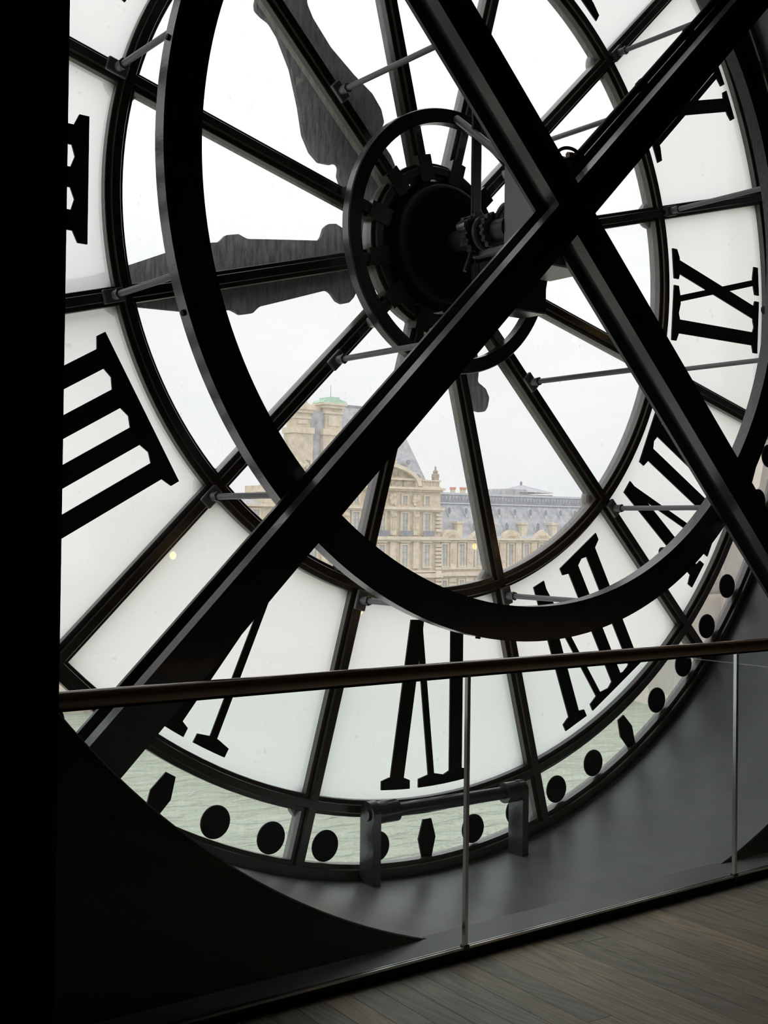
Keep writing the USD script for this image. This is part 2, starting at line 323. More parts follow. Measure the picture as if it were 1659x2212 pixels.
# numerals: letters drawn as read from outside, u to the reader's right, v outward; serif bars bend with the dial
def numeral(text):
    V0, V1, T, t, SH, SW = 1.069, 1.545, 0.047, 0.021, 0.0235, 0.0503
    up_, dn, xs, shapes = [], [], 0.0, []
    items = []
    lay = {'I': [('I', 0)], 'II': [('I', -.05), ('I', .05)], 'III': [('I', -.1), ('I', 0), ('I', .1)], 'IIII': [('I', -.15), ('I', -.05), ('I', .05), ('I', .15)],
           'V': [('V', 0)], 'VI': [('V', -.05), ('I', .105)], 'VII': [('V', -.115), ('I', .045), ('I', .14)], 'VIII': [('V', -.16), ('I', 0), ('I', .095), ('I', .19)],
           'IX': [('I', -.105), ('X', .045)], 'X': [('X', 0)], 'XI': [('X', -.05), ('I', .105)], 'XII': [('X', -.10), ('I', .055), ('I', .15)]}[text]
    def stroke(u0, u1, w): return Polygon([(u0 - w / 2, V0), (u0 + w / 2, V0), (u1 + w / 2, V1), (u1 - w / 2, V1)])
    def serif(u, top, w):
        s, v = (-1, V1) if top else (1, V0)
        return Polygon([(u - SW, v), (u + SW, v), (u + SW, v + s * SH), (u + w / 2, v + s * SH * 1.42), (u - w / 2, v + s * SH * 1.42), (u - SW, v + s * SH)])
    for c, u in lay:
        if c == 'I': shapes += [stroke(u, u, T), serif(u, True, T), serif(u, False, T)]
        if c == 'V':
            shapes += [stroke(u + .006, u - .0665, T), stroke(u + .012, u + .0665, t), serif(u - .0665, True, T), serif(u + .0665, True, t)]
        if c == 'X':
            shapes += [stroke(u + .062, u - .062, T), stroke(u - .062, u + .062, t)]
            for q in (-.062, .062): shapes += [serif(u + q, True, t if q > 0 else T), serif(u + q, False, T if q > 0 else t)]
    poly = unary_union(shapes).buffer(0.0004)
    return shapely.segmentize(poly, 0.05)
for h in range(12):
    ph = math.radians(30 * h); er, eu = np.array([-math.sin(ph), math.cos(ph)]), np.array([-math.cos(ph), -math.sin(ph)])
    f = lambda p: p[:, :1] * eu + np.sqrt(np.maximum(p[:, 1] ** 2 - p[:, 0] ** 2, 0))[:, None] * er
    part(clock, 'numeral', plate(numeral(HOURS[h]), GY - .006, GY - .0015, f), 'numeral')
for k in range(60):
    th = 6 * k; e = polar(th, 1.0); n = np.array([math.cos(math.radians(th)), math.sin(math.radians(th))])
    if k % 5:
        part(clock, 'minute_dot', lathe_y([(0, GY - .006), (.041, GY - .006), (.0425, GY - .004), (.0425, GY - .001), (0, GY - .001)], *(e * 1.7), 32), 'numeral')
    else:
        hexa = Polygon([tuple(e * r + n * u) for r, u in ((1.638, -.015), (1.638, .015), (1.692, .0315), (1.757, .015), (1.757, -.015), (1.692, -.0315))])
        part(clock, 'five_minute_mark', plate(hexa, GY - .006, GY - .001), 'numeral')

# hands, outside the glass
def hand(out, th, y0, y1, tail):
    pts = [(a, w) for a, w in out] + [(a, -w) for a, w in out[::-1]]
    t = math.radians(th); e, n = np.array([math.sin(t), -math.cos(t)]), np.array([math.cos(t), math.sin(t)])
    sm = Polygon(pts).buffer(0.012, quad_segs=5).buffer(-0.024, quad_segs=5).buffer(0.012, quad_segs=5)
    return plate(sm, y0, y1, lambda p: p[:, :1] * e + p[:, 1:] * n)
HH = [(-.541, 0), (-.535, .016), (-.515, .038), (-.485, .041), (-.462, .030), (-.452, .022), (-.43, .042), (-.39, .068), (-.36, .076), (-.31, .070), (-.25, .10), (-.17, .115), (0, .125), (.16, .122), (.21, .098), (.245, .104), (.27, .106), (.30, .100), (.318, .083), (.330, .074), (.338, .105), (.36, .138), (.395, .149), (.445, .144), (.515, .113), (.61, .080), (.70, .068), (.74, .072), (.765, .088), (.785, .096), (.80, .088), (.82, .066), (.90, .045), (1.02, 0)]
hh = thing('hour_hand', 'dark bulbous hour hand outside the glass pointing up towards I, with a leaf shaped tail', 'clock hand', W([0, .15, 0]))
part(hh, 'blade', hand(HH, -144.6, .145, .160, 0), 'hand')
part(hh, 'paper_tag', plate(Polygon([tuple(polar(-136.9, .592)), tuple(polar(-135.4, .573)), tuple(polar(-138.4, .574))]), .142, .1445), 'tag', label='small buff paper triangle stuck to the hand')
MH = [(-.42, 0), (-.40, .05), (-.34, .06), (-.2, .07), (0, .10), (.10, .085), (.185, .088), (.195, .100), (.215, .113), (.24, .114), (.258, .104), (.272, .080), (.285, .070), (.42, .083), (.52, .092), (.533, .099), (.545, .107), (.585, .107), (.598, .098), (.612, .090), (.655, .091), (.762, .078), (.876, .055), (1.0, .035), (1.25, .022), (1.5, 0)]
mh = thing('minute_hand', 'broad dark minute hand outside the glass pointing left towards III', 'clock hand', W([0, .19, 0]))
part(mh, 'blade', hand(MH, -77.0, .185, .198, 0), 'hand')
part(mh, 'arbor', lathe_y([(0, .199), (.06, .199), (.06, .22), (.05, .235), (0, .24)], 0, 0), 'hand', smooth=40)

# ================================================================== iron bracing in front of the clock
def beam_mesh(th, sec, r0=-1.783, r1=1.783):
    return radial(sec, th, r0, r1)
FL, WB, RF = ([(-.046, -.535), (.046, -.535), (.046, -.502), (-.046, -.502)], [(-.022, -.503), (.022, -.503), (.022, -.452), (-.022, -.452)], [(-.046, -.453), (.046, -.453), (.046, -.443), (-.046, -.443)])
for th, lab in ((135, 'dark iron beam rising from lower left to upper right across the clock'), (45, 'dark iron beam falling from upper left to lower right across the clock')):
    b = thing('iron_beam', lab, 'beam', W([0, -.49, 0]))
    o = 0.0 if th == 135 else 0.0004
    part(b, 'front_flange', beam_mesh(th, [(a, y + o) for a, y in FL]), 'iron')
    part(b, 'web', beam_mesh(th, [(a * (1 + o * 20), y) for a, y in WB]), 'iron')
    part(b, 'rear_flange', beam_mesh(th, [(a, y + o) for a, y in RF]), 'iron')
br = thing('brace_ring', 'wide dark iron ring standing off the clock behind the crossed beams', 'ring', W([0, -.4, -1.09]))
part(br, 'rim', ring([(1.005, -.42), (1.094, -.42), (1.094, -.383), (1.005, -.383)], 240), 'iron', smooth=30)
for k in range(12):
    for d in (0.0,):
        th = 15 + 30 * k + 4.5
        e = polar(th, 1.0)
        part(br, 'bolt', rod(W([e[0] * 1.085, -.401, e[1] * 1.085]), W([e[0] * 1.0985, -.401, e[1] * 1.0985]), .0065 * S, 10), 'black')
for th in (45, 135, 225, 315):
    part(br, 'spacer', radial([(-.02, -.4435), (.02, -.4435), (.02, -.42), (-.02, -.42)], th, 1.02, 1.08), 'iron')

def tie(name, length, r, group):
    pass
def between(th):
    h = int(round(((180 + th) % 360) / 30 - 0.5)); return HOURS[h % 12], HOURS[(h + 1) % 12]
def tie_rod(th, r, y1, to, first):
    a, b = between(th)
    lab = f'grey iron tie rod from the glazing bar between {a} and {b} to the {to}'
    x = UsdGeom.Xform.Define(stage, numbered('/World', 'tie_rod')); x.AddTranslateOp().Set(Gf.Vec3d(*[float(c) for c in W([*np.insert(polar(th, r), 1, 0)])])); x.AddRotateYOp().Set(-float(th))
    keys(x.GetPrim(), label=lab, category='rod', group='tie rods to the ' + to)
    loc_of[str(x.GetPath())] = np.zeros(3)
    if first is None:
        L = -y1 * S
        part(x, 'shaft', cat_([rod((0, -.012, 0), (0, -L, 0), .0078 * S, 18)]), 'iron_rod', smooth=40)
        part(x, 'socket', rod((0, -.004, 0), (0, -.055, 0), .0115 * S, 18), 'iron_rod', smooth=40)
        part(x, 'bracket', cat_([bevelbox((-.028, -.020, -.045), (.028, -0.0005, .045), .004)]), 'iron_rod')
        part(x, 'nut', rod((0, -.058, 0), (0, -.068, 0), .0135 * S, 6), 'iron_rod')
        return x
    x.GetPrim().GetReferences().AddInternalReference(first.GetPath()); x.GetPrim().SetInstanceable(True)
    return first
# small warm lamps on the back of the ring, facing the dial (the photo shows their reflections in the panes)
for x, z, lab in ((-.614, -.9025, 'small warm lamp on the back of the ring, reflected in the opal pane beside IIII'), (.055, -1.071, 'small warm lamp on the back of the ring, reflected beside the bar left of VI'),
                  (.5355, -.8655, 'small warm lamp on the back of the ring, reflected over the palace windows'), (.992, -.110, 'small warm lamp on the back of the ring, reflected high in the clear glass')):
    e = np.array([x, z]); e = e * np.clip(np.hypot(x, z), 1.019, 1.080) / np.hypot(x, z)
    sl_ = thing('spot_lamp', lab, 'lamp', W([e[0], -.375, e[1]]), group='spot lamps on the ring')
    part(sl_, 'housing', lathe_y([(0, -.3825), (.0135, -.3825), (.0135, -.368), (.0115, -.368), (.0115, -.372), (0, -.372)], *e, 20), 'black', smooth=40)
    part(sl_, 'lens', lathe_y([(0, -.3719), (.0113, -.3719), (.0113, -.3700), (0, -.3690)], *e, 20), 'bulb', smooth=40, label='glowing warm lens')
f1 = f2 = None
for k in range(12): f1 = tie_rod(15 + 30 * k, 1.040, -.384, 'big ring', f1)
for th in (-45, 45, 135, -135): f2 = tie_rod(th, 0.51, -.443, 'crossed beams', f2)

hr = thing('hub_ring', 'small dark iron ring round the clock hub', 'ring', W([0, -.06, -.37]))
part(hr, 'rim', ring([(.331, -.068), (.369, -.068), (.3715, -.064), (.3715, -.038), (.331, -.038)], 120), 'iron', smooth=30)
for k in range(6):
    x, z = polar(15 + 60 * k, .351); part(hr, 'foot', box(W([x - .012, -.04, z - .012]), W([x + .012, 0.0, z + .012])), 'iron')

# clock drive: gearbox behind the beams, shaft to the hub, levers and bevel gears
cd = thing('clock_drive', 'clock drive with boxed gear case, shaft and levers between the hub and the beam crossing', 'clockwork', W([0, -.3, -.13]))
part(cd, 'gear_case', bevelbox(W([-.021, -.441, -.125]), W([.155, -.285, .165]), .006), 'box')
part(cd, 'case_foot', bevelbox(W([.01, -.22, -.20]), W([.21, -.12, -.07]), .006), 'iron')
part(cd, 'shaft', rod(W([0, -.0625, 0]), W([0, -.286, 0]), .030 * S, 24), 'gear', smooth=40)
def gear(y0, y1, r, n):
    a = np.linspace(0, 2 * np.pi, n * 4, endpoint=False); rr = np.where((np.arange(n * 4) // 2) % 2, r, r * .88)
    return plate(Polygon(np.stack([rr * np.cos(a), rr * np.sin(a)], 1)), y0, y1)
part(cd, 'gear', gear(-.178, -.160, .062, 18), 'gear')
part(cd, 'gear', gear(-.235, -.222, .052, 16), 'gear')
part(cd, 'flange', lathe_y([(0, -.205), (.045, -.205), (.05, -.2), (.05, -.19), (0, -.19)], 0, 0), 'gear', smooth=40)
part(cd, 'hanger', bevelbox(W([-.016, -.156, .01]), W([.016, -.146, .345]), .003), 'iron')
part(cd, 'hanger_clamp', bevelbox(W([-.05, -.160, -.035]), W([.05, -.142, .045]), .004), 'iron')
part(cd, 'clamp_bolt', rod(W([-.045, -.172, .02]), W([-.045, -.140, .02]), .017 * S, 16), 'steel', smooth=40)
part(cd, 'strut', rod(W([-.008, -.074, .345]), W([-.01, -.30, .168]), .011 * S, 12), 'box', smooth=40)
lev = cat_([rod(W([.012, -.20, .0]), W([.075, -.20, .082]), .016 * S, 4), rod(W([-.02, -.165, -.03]), W([-.05, -.165, -.105]), .006 * S, 8)])
part(cd, 'lever', lev, 'gear')
part(cd, 'arm', bevelbox(W([-.012, -.30, -.062]), W([.012, -.15, -.045]), .004), 'box')
part(cd, 'link', tubepath([W([.0, -.285, .03]), W([.0, -.268, .062]), W([.0, -.245, .045]), W([0, -.238, .01])], .009 * S), 'gear')
part(cd, 'drop_wire', rod(W([-.0, -.15, -.05]), W([-.0, -.15, -.30]), .0022 * S, 6), 'gear')

cc = thing('cable_conduit', 'thin dark conduit with a cable loop clipped along the rising beam', 'conduit', W([.5, -.47, .5]))
t135 = math.radians(135); ee = np.array([math.sin(t135), 0, -math.cos(t135)]); nn = np.array([math.cos(t135), 0, math.sin(t135)])
cpt = lambda r, o, y: W(ee * r + nn * o + np.array([0, y, 0]))
part(cc, 'pipe', rod(cpt(.2, .058, -.448), cpt(1.6, .058, -.448), .0105 * S, 12), 'black', smooth=40)
for r in (.17, .52, .80, 1.02): part(cc, 'clip', rod(cpt(r, .056, -.448), cpt(r + .022, .056, -.448), .0145 * S, 12), 'black')
part(cc, 'cable', tubepath([cpt(.19, .062, -.448), cpt(.16, .098, -.452), cpt(.11, .105, -.452), cpt(.09, .075, -.45), cpt(.10, .06, -.447)], .0045 * S), 'black')
part(cc, 'cable', tubepath([cpt(.16, .062, -.452), cpt(.12, .085, -.455), cpt(.085, .09, -.455)], .0042 * S), 'black')
part(cc, 'tie_end', rod(cpt(.165, .072, -.452), cpt(.150, .083, -.452), .008 * S, 6), 'tag', label='pale frayed cable tie')
gs = single('gusset_plate', plate(Polygon([(1.02, 1.13), (1.13, 1.24), (1.02, 1.36), (.80, 1.24)]), -.50, -.47), 'iron', 'dark steel gusset at the upper right end of the rising beam', 'plate')

# pivot bracket at the foot of the clock
pb = thing('pivot_bracket', 'pair of iron uprights at the foot of the clock joined by a round bar', 'bracket', W([0, -.03, -1.77]))
def upright(x0, x1, y0, y1, zt):
    zb = -math.sqrt(RO ** 2 - max(abs(x0), abs(x1)) ** 2) - .004
    yc, h = (y0 + y1) / 2, (y1 - y0) / 2
    a = np.linspace(0, math.pi, 14); prof = [(yc + h * math.cos(t), zt - h + h * math.sin(t)) for t in a] + [(y0, zb), (y1, zb)]
    m = trimesh.creation.extrude_polygon(Polygon(prof), x1 - x0, engine='earcut'); v = np.array(m.vertices)
    m = trimesh.Trimesh(W(np.stack([x0 + v[:, 2], v[:, 0], v[:, 1]], 1)), m.faces, process=False); m.fix_normals(); return m
part(pb, 'upright', upright(-.262, -.236, -.064, -.004, -1.545), 'iron')
part(pb, 'upright', upright(.270, .294, -.084, -.024, -1.545), 'iron')
part(pb, 'bar', rod(W([-.23, -.036, -1.579]), W([.262, -.052, -1.577]), .0185 * S, 20), 'iron', smooth=40)
part(pb, 'sleeve', rod(W([-.237, -.034, -1.579]), W([-.165, -.036, -1.579]), .030 * S, 24), 'iron', smooth=40)
part(pb, 'sleeve', rod(W([.222, -.053, -1.577]), W([.271, -.054, -1.577]), .030 * S, 24), 'iron', smooth=40)
part(pb, 'pin_head', rod(W([-.268, -.034, -1.579]), W([-.262, -.034, -1.579]), .018 * S, 18), 'iron', smooth=40)

# ================================================================== glass balustrade
bal = thing('balustrade', 'frameless glass balustrade with a round dark brown handrail in front of the clock', 'railing', W([0, -.69, -1.73]))
part(bal, 'handrail', rod(W([-1.436, -.69, -1.107]), W([XR - .01, -.69, -1.107]), .0158 * S, 32), 'rail', smooth=40)
part(bal, 'handrail_channel', box(W([-1.436, -.696, -1.126]), W([XR - .01, -.684, -1.117])), 'black')
posts = [-1.427, -.489, .449, 1.387, 2.325, 3.263]
for a, b in zip(posts[:-1], posts[1:]):
    v = W([[a + .006, -.69, -1.71], [b - .006, -.69, -1.71], [b - .006, -.69, -1.121], [a + .006, -.69, -1.121]])
    part(bal, 'glass_panel', trimesh.Trimesh(v, [[0, 1, 2], [0, 2, 3]], process=False), 'rail_glass')
for x in posts:
    part(bal, 'post', bevelbox(W([x - .0042, -.6965, -1.712]), W([x + .0042, -.6855, -1.121]), .0012), 'steel')
    part(bal, 'post_foot', bevelbox(W([x - .008, -.6985, -1.712]), W([x + .008, -.6835, -1.700]), .002), 'gear')
part(bal, 'base_channel', cat_([box(W([-1.436, -.6965, -1.7265]), W([XR - .01, -.6925, -1.7035])), box(W([-1.436, -.6875, -1.708]), W([XR - .01, -.6845, -1.704]))]), 'steel')
part(bal, 'base_skirt', box(W([-1.436, -.6972, -1.7315]), W([XR - .01, -.6966, -1.709])), 'black')

# ================================================================== outdoors
ZW = -21.5
single('river', trimesh.Trimesh(np.array([[-400, 6, ZW], [500, 6, ZW], [500, -60 + 6, ZW], [-400, -54, ZW]]), [[0, 2, 1], [0, 3, 2]]) if False else box((-420, 4, ZW - 1), (520, 400, ZW)), 'water', 'green grey river with small ripples', 'river', kind='structure')
q0, q1 = np.array([57.0, 137.0]), np.array([129.5, 104.5]); qd = (q1 - q0) / np.linalg.norm(q1 - q0); qn = np.array([-qd[1], qd[0]])
qw = thing('quay_wall', 'pale stone embankment wall along the far bank of the river', 'wall', (93, 121, ZW))
def along(s0, s1, d0, d1, z0, z1):
    c = [q0 + qd * s + qn * d for s, d in ((s0, d0), (s1, d0), (s1, d1), (s0, d1))]
    m = trimesh.creation.extrude_polygon(Polygon(c), z1 - z0, engine='earcut'); m.apply_translation((0, 0, z0)); return m
part(qw, 'wall', along(-220, 330, 0, 3, ZW - .5, -13.0), 'stone_light')
part(qw, 'coping', along(-220, 330, -.35, 3.2, -13.0, -12.4), 'stone_light')
part(qw, 'footing', along(-220, 330, -1.0, .2, ZW - .5, ZW + .55), 'stone_dark')
for k in range(-6, 12): part(qw, 'buttress', along(k * 22, k * 22 + 1.2, -.3, .5, ZW, -12.9), 'stone')
single('far_ground', along(-220, 330, 3.25, 260, -14.6, -13.2), 'paving', 'paved ground behind the far embankment', kind='structure')

# ---- the palace across the river
YF = 187.0
def fx(x0, x1, z0, z1, y0, y1): return box((x0, y0, z0), (x1, y1, z1))
def slab(pts, y0, y1):
    m = trimesh.creation.extrude_polygon(Polygon(pts), y1 - y0, engine='earcut'); v = np.array(m.vertices)
    m = trimesh.Trimesh(np.stack([v[:, 0], y0 + v[:, 2], v[:, 1]], 1), m.faces, process=False); m.fix_normals(); return m
def window(root, xc, w, z0, z1, yw, arch=False, sill=True, hood=True):
    h = w / 2
    s = [fx(xc - h - .35, xc - h, z0 - .1, z1 + .3, yw - .35, yw), fx(xc + h, xc + h + .35, z0 - .1, z1 + .3, yw - .35, yw), fx(xc - h, xc + h, z1, z1 + .3, yw - .35, yw)]
    if sill: s.append(fx(xc - h - .42, xc + h + .42, z0 - .35, z0, yw - .5, yw))
    if hood: s.append(fx(xc - h - .42, xc + h + .42, z1 + .45, z1 + .95, yw - .55, yw))
    o = part(root, 'window', cat_(s), 'stone_light')
    part(o, 'pane', fx(xc - h, xc + h, z0, z1, yw - .06, yw + .02), 'window')
    b = [fx(xc - .09, xc + .09, z0, z1, yw - .16, yw - .06)] + [fx(xc - h, xc + h, z - .07, z + .07, yw - .14, yw - .06) for z in np.linspace(z0, z1, 4)[1:3]]
    part(o, 'casement', cat_(b), 'casement')
def relief(x0, x1, z0, z1, y, seed, d=.5):
    g = np.random.default_rng(seed); ms = []
    for _ in range(22):
        m = trimesh.creation.icosphere(1, 1.0); s = g.uniform(.2, .55, 3); m.apply_scale(s); m.apply_translation((g.uniform(x0 + s[0], x1 - s[0]), y + .1, g.uniform(z0 + s[2], z1 - s[2]))); ms.append(m)
    return cat_(ms)

pav = thing('palace_pavilion', 'ornate stone palace pavilion with steep slate roof, arched pediment and tall chimneys across the river', 'building', (141, 196, -14))
X0, X1 = 123.64, 158.2
part(pav, 'wall', fx(X0, X1, -14.6, 9.6, YF, YF + 20), 'stone')
for z0, z1, d in ((-8.5, -7.6, .9), (-7.4, -7.05, .5), (-1.25, -.85, .5), (-.85, -.15, 1.0), (4.85, 5.2, .5), (5.2, 5.75, 1.1), (8.9, 9.3, .6), (9.3, 9.75, 1.2)):
    part(pav, 'cornice', fx(X0 - d * .3, X1 + d * .3, z0, z1, YF - d, YF + .2), 'stone_light')
wx = [126.6, 131.9, 136.55, 142.9, 148.7, 154.5]
for x in wx:
    window(pav, x, 1.5, .35, 4.5, YF); window(pav, x, 1.5, -6.2, -1.9, YF)
    part(pav, 'balcony', fx(x - 1.4, x + 1.4, -.1, .95, YF - 1.0, YF - .85), 'slate_dark')
    window(pav, x, 1.15, 6.35, 8.0, YF, hood=False, sill=False)
    window(pav, x, 1.2, -12.5, -9.6, YF, hood=False)
for x in (124.6, 129.2, 134.2, 139.8, 145.7, 151.6):
    part(pav, 'pilaster', fx(x - .75, x + .75, -6.6, -1.3, YF - .45, YF), 'stone_light'); part(pav, 'pilaster', fx(x - .75, x + .75, .1, 4.85, YF - .45, YF), 'stone_light')
    part(pav, 'panel', fx(x - .4, x + .4, 1.2, 3.6, YF - .6, YF - .4), 'stone')
    part(pav, 'carving', relief(x - 1.1, x + 1.1, 5.9, 8.6, YF - .3, int(x * 10)), 'stone_light', smooth=True)
    part(pav, 'carving', relief(x - .8, x + .8, 3.5, 4.6, YF - .5, int(x * 11)), 'stone_light', smooth=True)
for z in np.arange(-14, 4.6, .78):
    if -1.6 < z < .2: continue
    part(pav, 'quoin', bevelbox((156.75, YF - .55, z), (X1 + .15, YF + .4, z + .58), .08), 'stone_light')
    part(pav, 'quoin', bevelbox((X0 - .15, YF - .55, z), (X0 + 1.7, YF + .4, z + .58), .08), 'stone_light')
a = np.linspace(0, np.pi, 30)
arch = lambda rx, rz, z: [(140.0 + rx * math.cos(t), z + rz * math.sin(t)) for t in a]
part(pav, 'attic', slab([(127.6, 9.6), (152.4, 9.6), (152.4, 10.2), *[(140 + 11.9 * math.cos(t), 10.2 + 4.2 * math.sin(t)) for t in a], (127.6, 10.2)], YF + .2, YF + 3), 'stone')
part(pav, 'pediment_arch', slab(arch(12.5, 4.9, 10.0) + arch(11.6, 4.1, 10.0)[::-1], YF - 1.0, YF + 1), 'stone_light')
part(pav, 'pediment_base', fx(128.3, 151.7, 11.1, 11.5, YF - .5, YF + .4), 'stone_light')
part(pav, 'carving', relief(133, 150, 11.8, 13.0, YF + .1, 5), 'stone_dark', smooth=True); part(pav, 'carving', relief(134, 147.5, 14.2, 15.6, YF + .6, 6), 'stone_light', smooth=True)
for x in (137.5, 146.2, 149.3):
    part(pav, 'medallion', slab([(x + .95 * math.cos(t), 10.4 + 1.25 * math.sin(t)) for t in np.linspace(0, 2 * np.pi, 18, endpoint=False)], YF - .2, YF + .3), 'stone_dark')
part(pav, 'scroll', slab([(151.2, 9.7), (155.0, 9.7), (154.0, 10.4), (152.6, 11.6), (151.4, 12.0)], YF - .6, YF + .4), 'stone_light')
part(pav, 'balustrade_rail', cat_([fx(152.6, 157.6, 9.75, 10.0, YF - .9, YF - .3), fx(152.6, 157.6, 11.05, 11.35, YF - .9, YF - .3)]), 'stone_light')
for x in np.arange(152.9, 157.5, .42): part(pav, 'baluster', fx(x, x + .22, 10.0, 11.05, YF - .75, YF - .45), 'stone_light')
part(pav, 'pinnacle', lathe_z([(0, 0), (.95, 0), (.95, .5), (.72, .7), (.72, 1.3), (.85, 1.5), (.7, 1.7), (.8, 2.3), (.78, 2.9), (.45, 3.1), (.55, 3.45), (.3, 3.75), (.12, 4.0), (.22, 4.3), (.05, 4.6), (0, 4.6)], 157.1, YF + .4, 9.7), 'stone_dark', smooth=40)
def hip(x0, x1, y0, y1, z0, xa, xb, ya, yb, z1):
    v = [(x0, y0, z0), (x1, y0, z0), (x1, y1, z0), (x0, y1, z0), (xa, ya, z1), (xb, ya, z1), (xb, yb, z1), (xa, yb, z1)]
    return trimesh.Trimesh(np.array(v, float)).convex_hull
rf = part(pav, 'roof', hip(126.2, 156.7, YF + 1.6, YF + 19, 9.7, 138.9, 151.0, YF + 7, YF + 13, 25.7), 'slate')
part(rf, 'ridge_crest', fx(138.7, 151.2, 25.5, 26.05, YF + 6.9, YF + 13.1), 'slate_dark')
for x, z, r in ((150.9, 14.9, .75), (153.3, 11.6, 1.4), (128.9, 13.0, 1.0)):
    dm = part(rf, 'round_dormer', slab([(x + r * math.cos(t), z + r * math.sin(t)) for t in np.linspace(0, 2 * np.pi, 20, endpoint=False)], YF + 1.7, YF + 6), 'zinc')
    # dark glass of the dormer
    part(rf, 'dormer_glass', slab([(x + .65 * r * math.cos(t), z + .65 * r * math.sin(t)) for t in np.linspace(0, 2 * np.pi, 18, endpoint=False)], YF + 1.42, YF + 1.6), 'slate_dark')
def chimney(x0, x1, z1, cap, y=YF + .6):
    c = part(pav, 'chimney', cat_([fx(x0 - .5, x1 + .5, 9.6, 19.4, y, y + 3.2), fx(x0, x1, 19.4, z1 - 1.6, y + .2, y + 3)]), 'stone')
    part(c, 'band', cat_([fx(x0 - .75, x1 + .75, 19.2, 20.3, y - .25, y + 3.4), fx(x0 - .15, x1 + .15, z1 - 3.0, z1 - 2.6, y, y + 3.2), fx(x0 - .35, x1 + .35, z1 - 1.9, z1 - 1.3, y - .2, y + 3.3), fx(x0 - .8, x1 + .8, z1 - 1.3, z1 - .9, y - .5, y + 3.6)]), 'stone_light')
    part(c, 'panel', fx(x0 + .7, x1 - .7, 21, z1 - 3.4, y + .05, y + .3), 'stone_light')
    part(c, 'cap', slab([(x0 - .9, z1 - .9), (x1 + .9, z1 - .9), (x1 + .6, z1 - .5), (x1 - 1.0, z1 - .1), (x1 - 1.0, z1 + .25), (x0 + .8, z1 + .25), (x0 + .8, z1 - .1), (x0 - .4, z1 - .4)], y - .3, y + 3.4), cap)
chimney(122.75, 126.3, 25.0, 'stone_light'); chimney(129.75, 133.7, 26.3, 'copper')
part(pav, 'roof_link', fx(126.6, 129.6, 23.6, 24.6, YF + 2, YF + 6), 'stone_light')
part(pav, 'slate_face', slab([(126.2, 9.6), (130.2, 9.6), (129.8, 23.7), (126.6, 23.7), (126.3, 17.5)], YF + 1.4, YF + 4), 'slate')
part(pav, 'carving', relief(122.4, 126.6, 11.0, 14.5, YF + .3, 9), 'stone_light', smooth=True)
part(pav, 'antenna', rod((136.0, YF + 8, 25), (136.0, YF + 8, 29.8), .05, 6), 'slate_dark')

wing = thing('palace_wing', 'long palace wing with slate mansard roof, rows of small dormers and alternating pediments', 'building', (215, 196, -14))
XE = 300.0; YW = YF + .5
part(wing, 'wall', fx(158.9, XE, -14.6, -.5, YW, YW + 14), 'stone')
for z0, z1, d in ((-.85, -.45, .9), (-1.35, -.95, .4), (-8.3, -7.5, .8), (-6.95, -6.5, .45)):
    part(wing, 'cornice', fx(158.9, XE, z0, z1, YW - d, YW + .2), 'stone_light')
nW = 32
pitch = 4.66
for i in range(nW):
    x = 159.75 + pitch * i
    window(wing, x, 1.42, -6.2, -1.75, YW)
    window(wing, x, 1.1, -12.6, -9.2, YW, hood=False)
    part(wing, 'pilaster', fx(x + pitch / 2 - .85, x + pitch / 2 + .85, -6.6, -1.4, YW - .35, YW), 'stone_light')
    part(wing, 'panel', fx(x + pitch / 2 - .5, x + pitch / 2 + .5, -5.6, -2.6, YW - .45, YW - .3), 'stone')
    for zc in (-9.6, -10.9, -12.2): part(wing, 'rustic_block', bevelbox((x + 1.3, YW - .3, zc), (x + pitch - 1.3, YW + .1, zc + .95), .1), 'stone_light')
    if i % 2 == 0:
        xc = x + 1.82 if i == 0 else x + .35
        if (i // 2) % 2 == 0: out = [(xc + 2.6 * math.cos(t), -.45 + 1.8 * math.sin(t)) for t in a]; inn = [(xc + 2.1 * math.cos(t), -.4 + 1.3 * math.sin(t)) for t in a]
        else: out = [(xc + 3.2, -.45), (xc, 1.55), (xc - 3.2, -.45)]; inn = [(xc + 2.2, -.4), (xc, .95), (xc - 2.2, -.4)]
        pd = part(wing, 'pediment', slab(out, YW - .3, YW + .8), 'stone_light')
        part(pd, 'tympanum', cat_([slab(inn, YW - .36, YW - .2), relief(xc - 1.5, xc + 1.5, -.3, .8, YW - .3, 40 + i)]), 'stone')
    if i % 2 == 1:
        ck = part(wing, 'chimney', cat_([fx(x - .75, x + .75, -.45, 2.7, YW + .4, YW + 2.4), fx(x - 1.0, x + 1.0, 2.6, 3.05, YW + .2, YW + 2.6)]), 'stone_light')
roof = part(wing, 'roof', sweep([(0, -.45), (7.5, -.45), (7.5, 9.0), (5.2, 9.0), (4.6, 7.1), (3.4, 7.1)], [lambda p, q, X=X: np.stack([np.full(len(p), X), YW + .6 + p, q], 1) for X in (158.9, XE)], False), 'slate')
part(roof, 'gutter', fx(158.9, XE, -.45, .05, YW + .1, YW + .9), 'zinc')
part(roof, 'flashing', fx(158.6, XE, 6.75, 7.0, YW + 3.5, YW + 3.95), 'zinc')
part(roof, 'ridge_roll', fx(158.6, XE, 8.75, 9.2, YW + 5.5, YW + 6.0), 'zinc')
part(roof, 'cresting_base', fx(158.6, XE, 7.0, 7.55, YW + 3.7, YW + 3.95), 'slate_dark')
ct = cat_([slab([(x, 7.5), (x + .55, 7.5), (x + .5, 8.0), (x + .27, 8.5), (x + .05, 8.0)], YW + 3.75, YW + 3.9) for x in np.arange(159, XE - 40, .95)])
part(roof, 'cresting', ct, 'slate_dark', kind='stuff')
sl = lambda z: YW + .6 + 3.4 * (z + .45) / 7.55
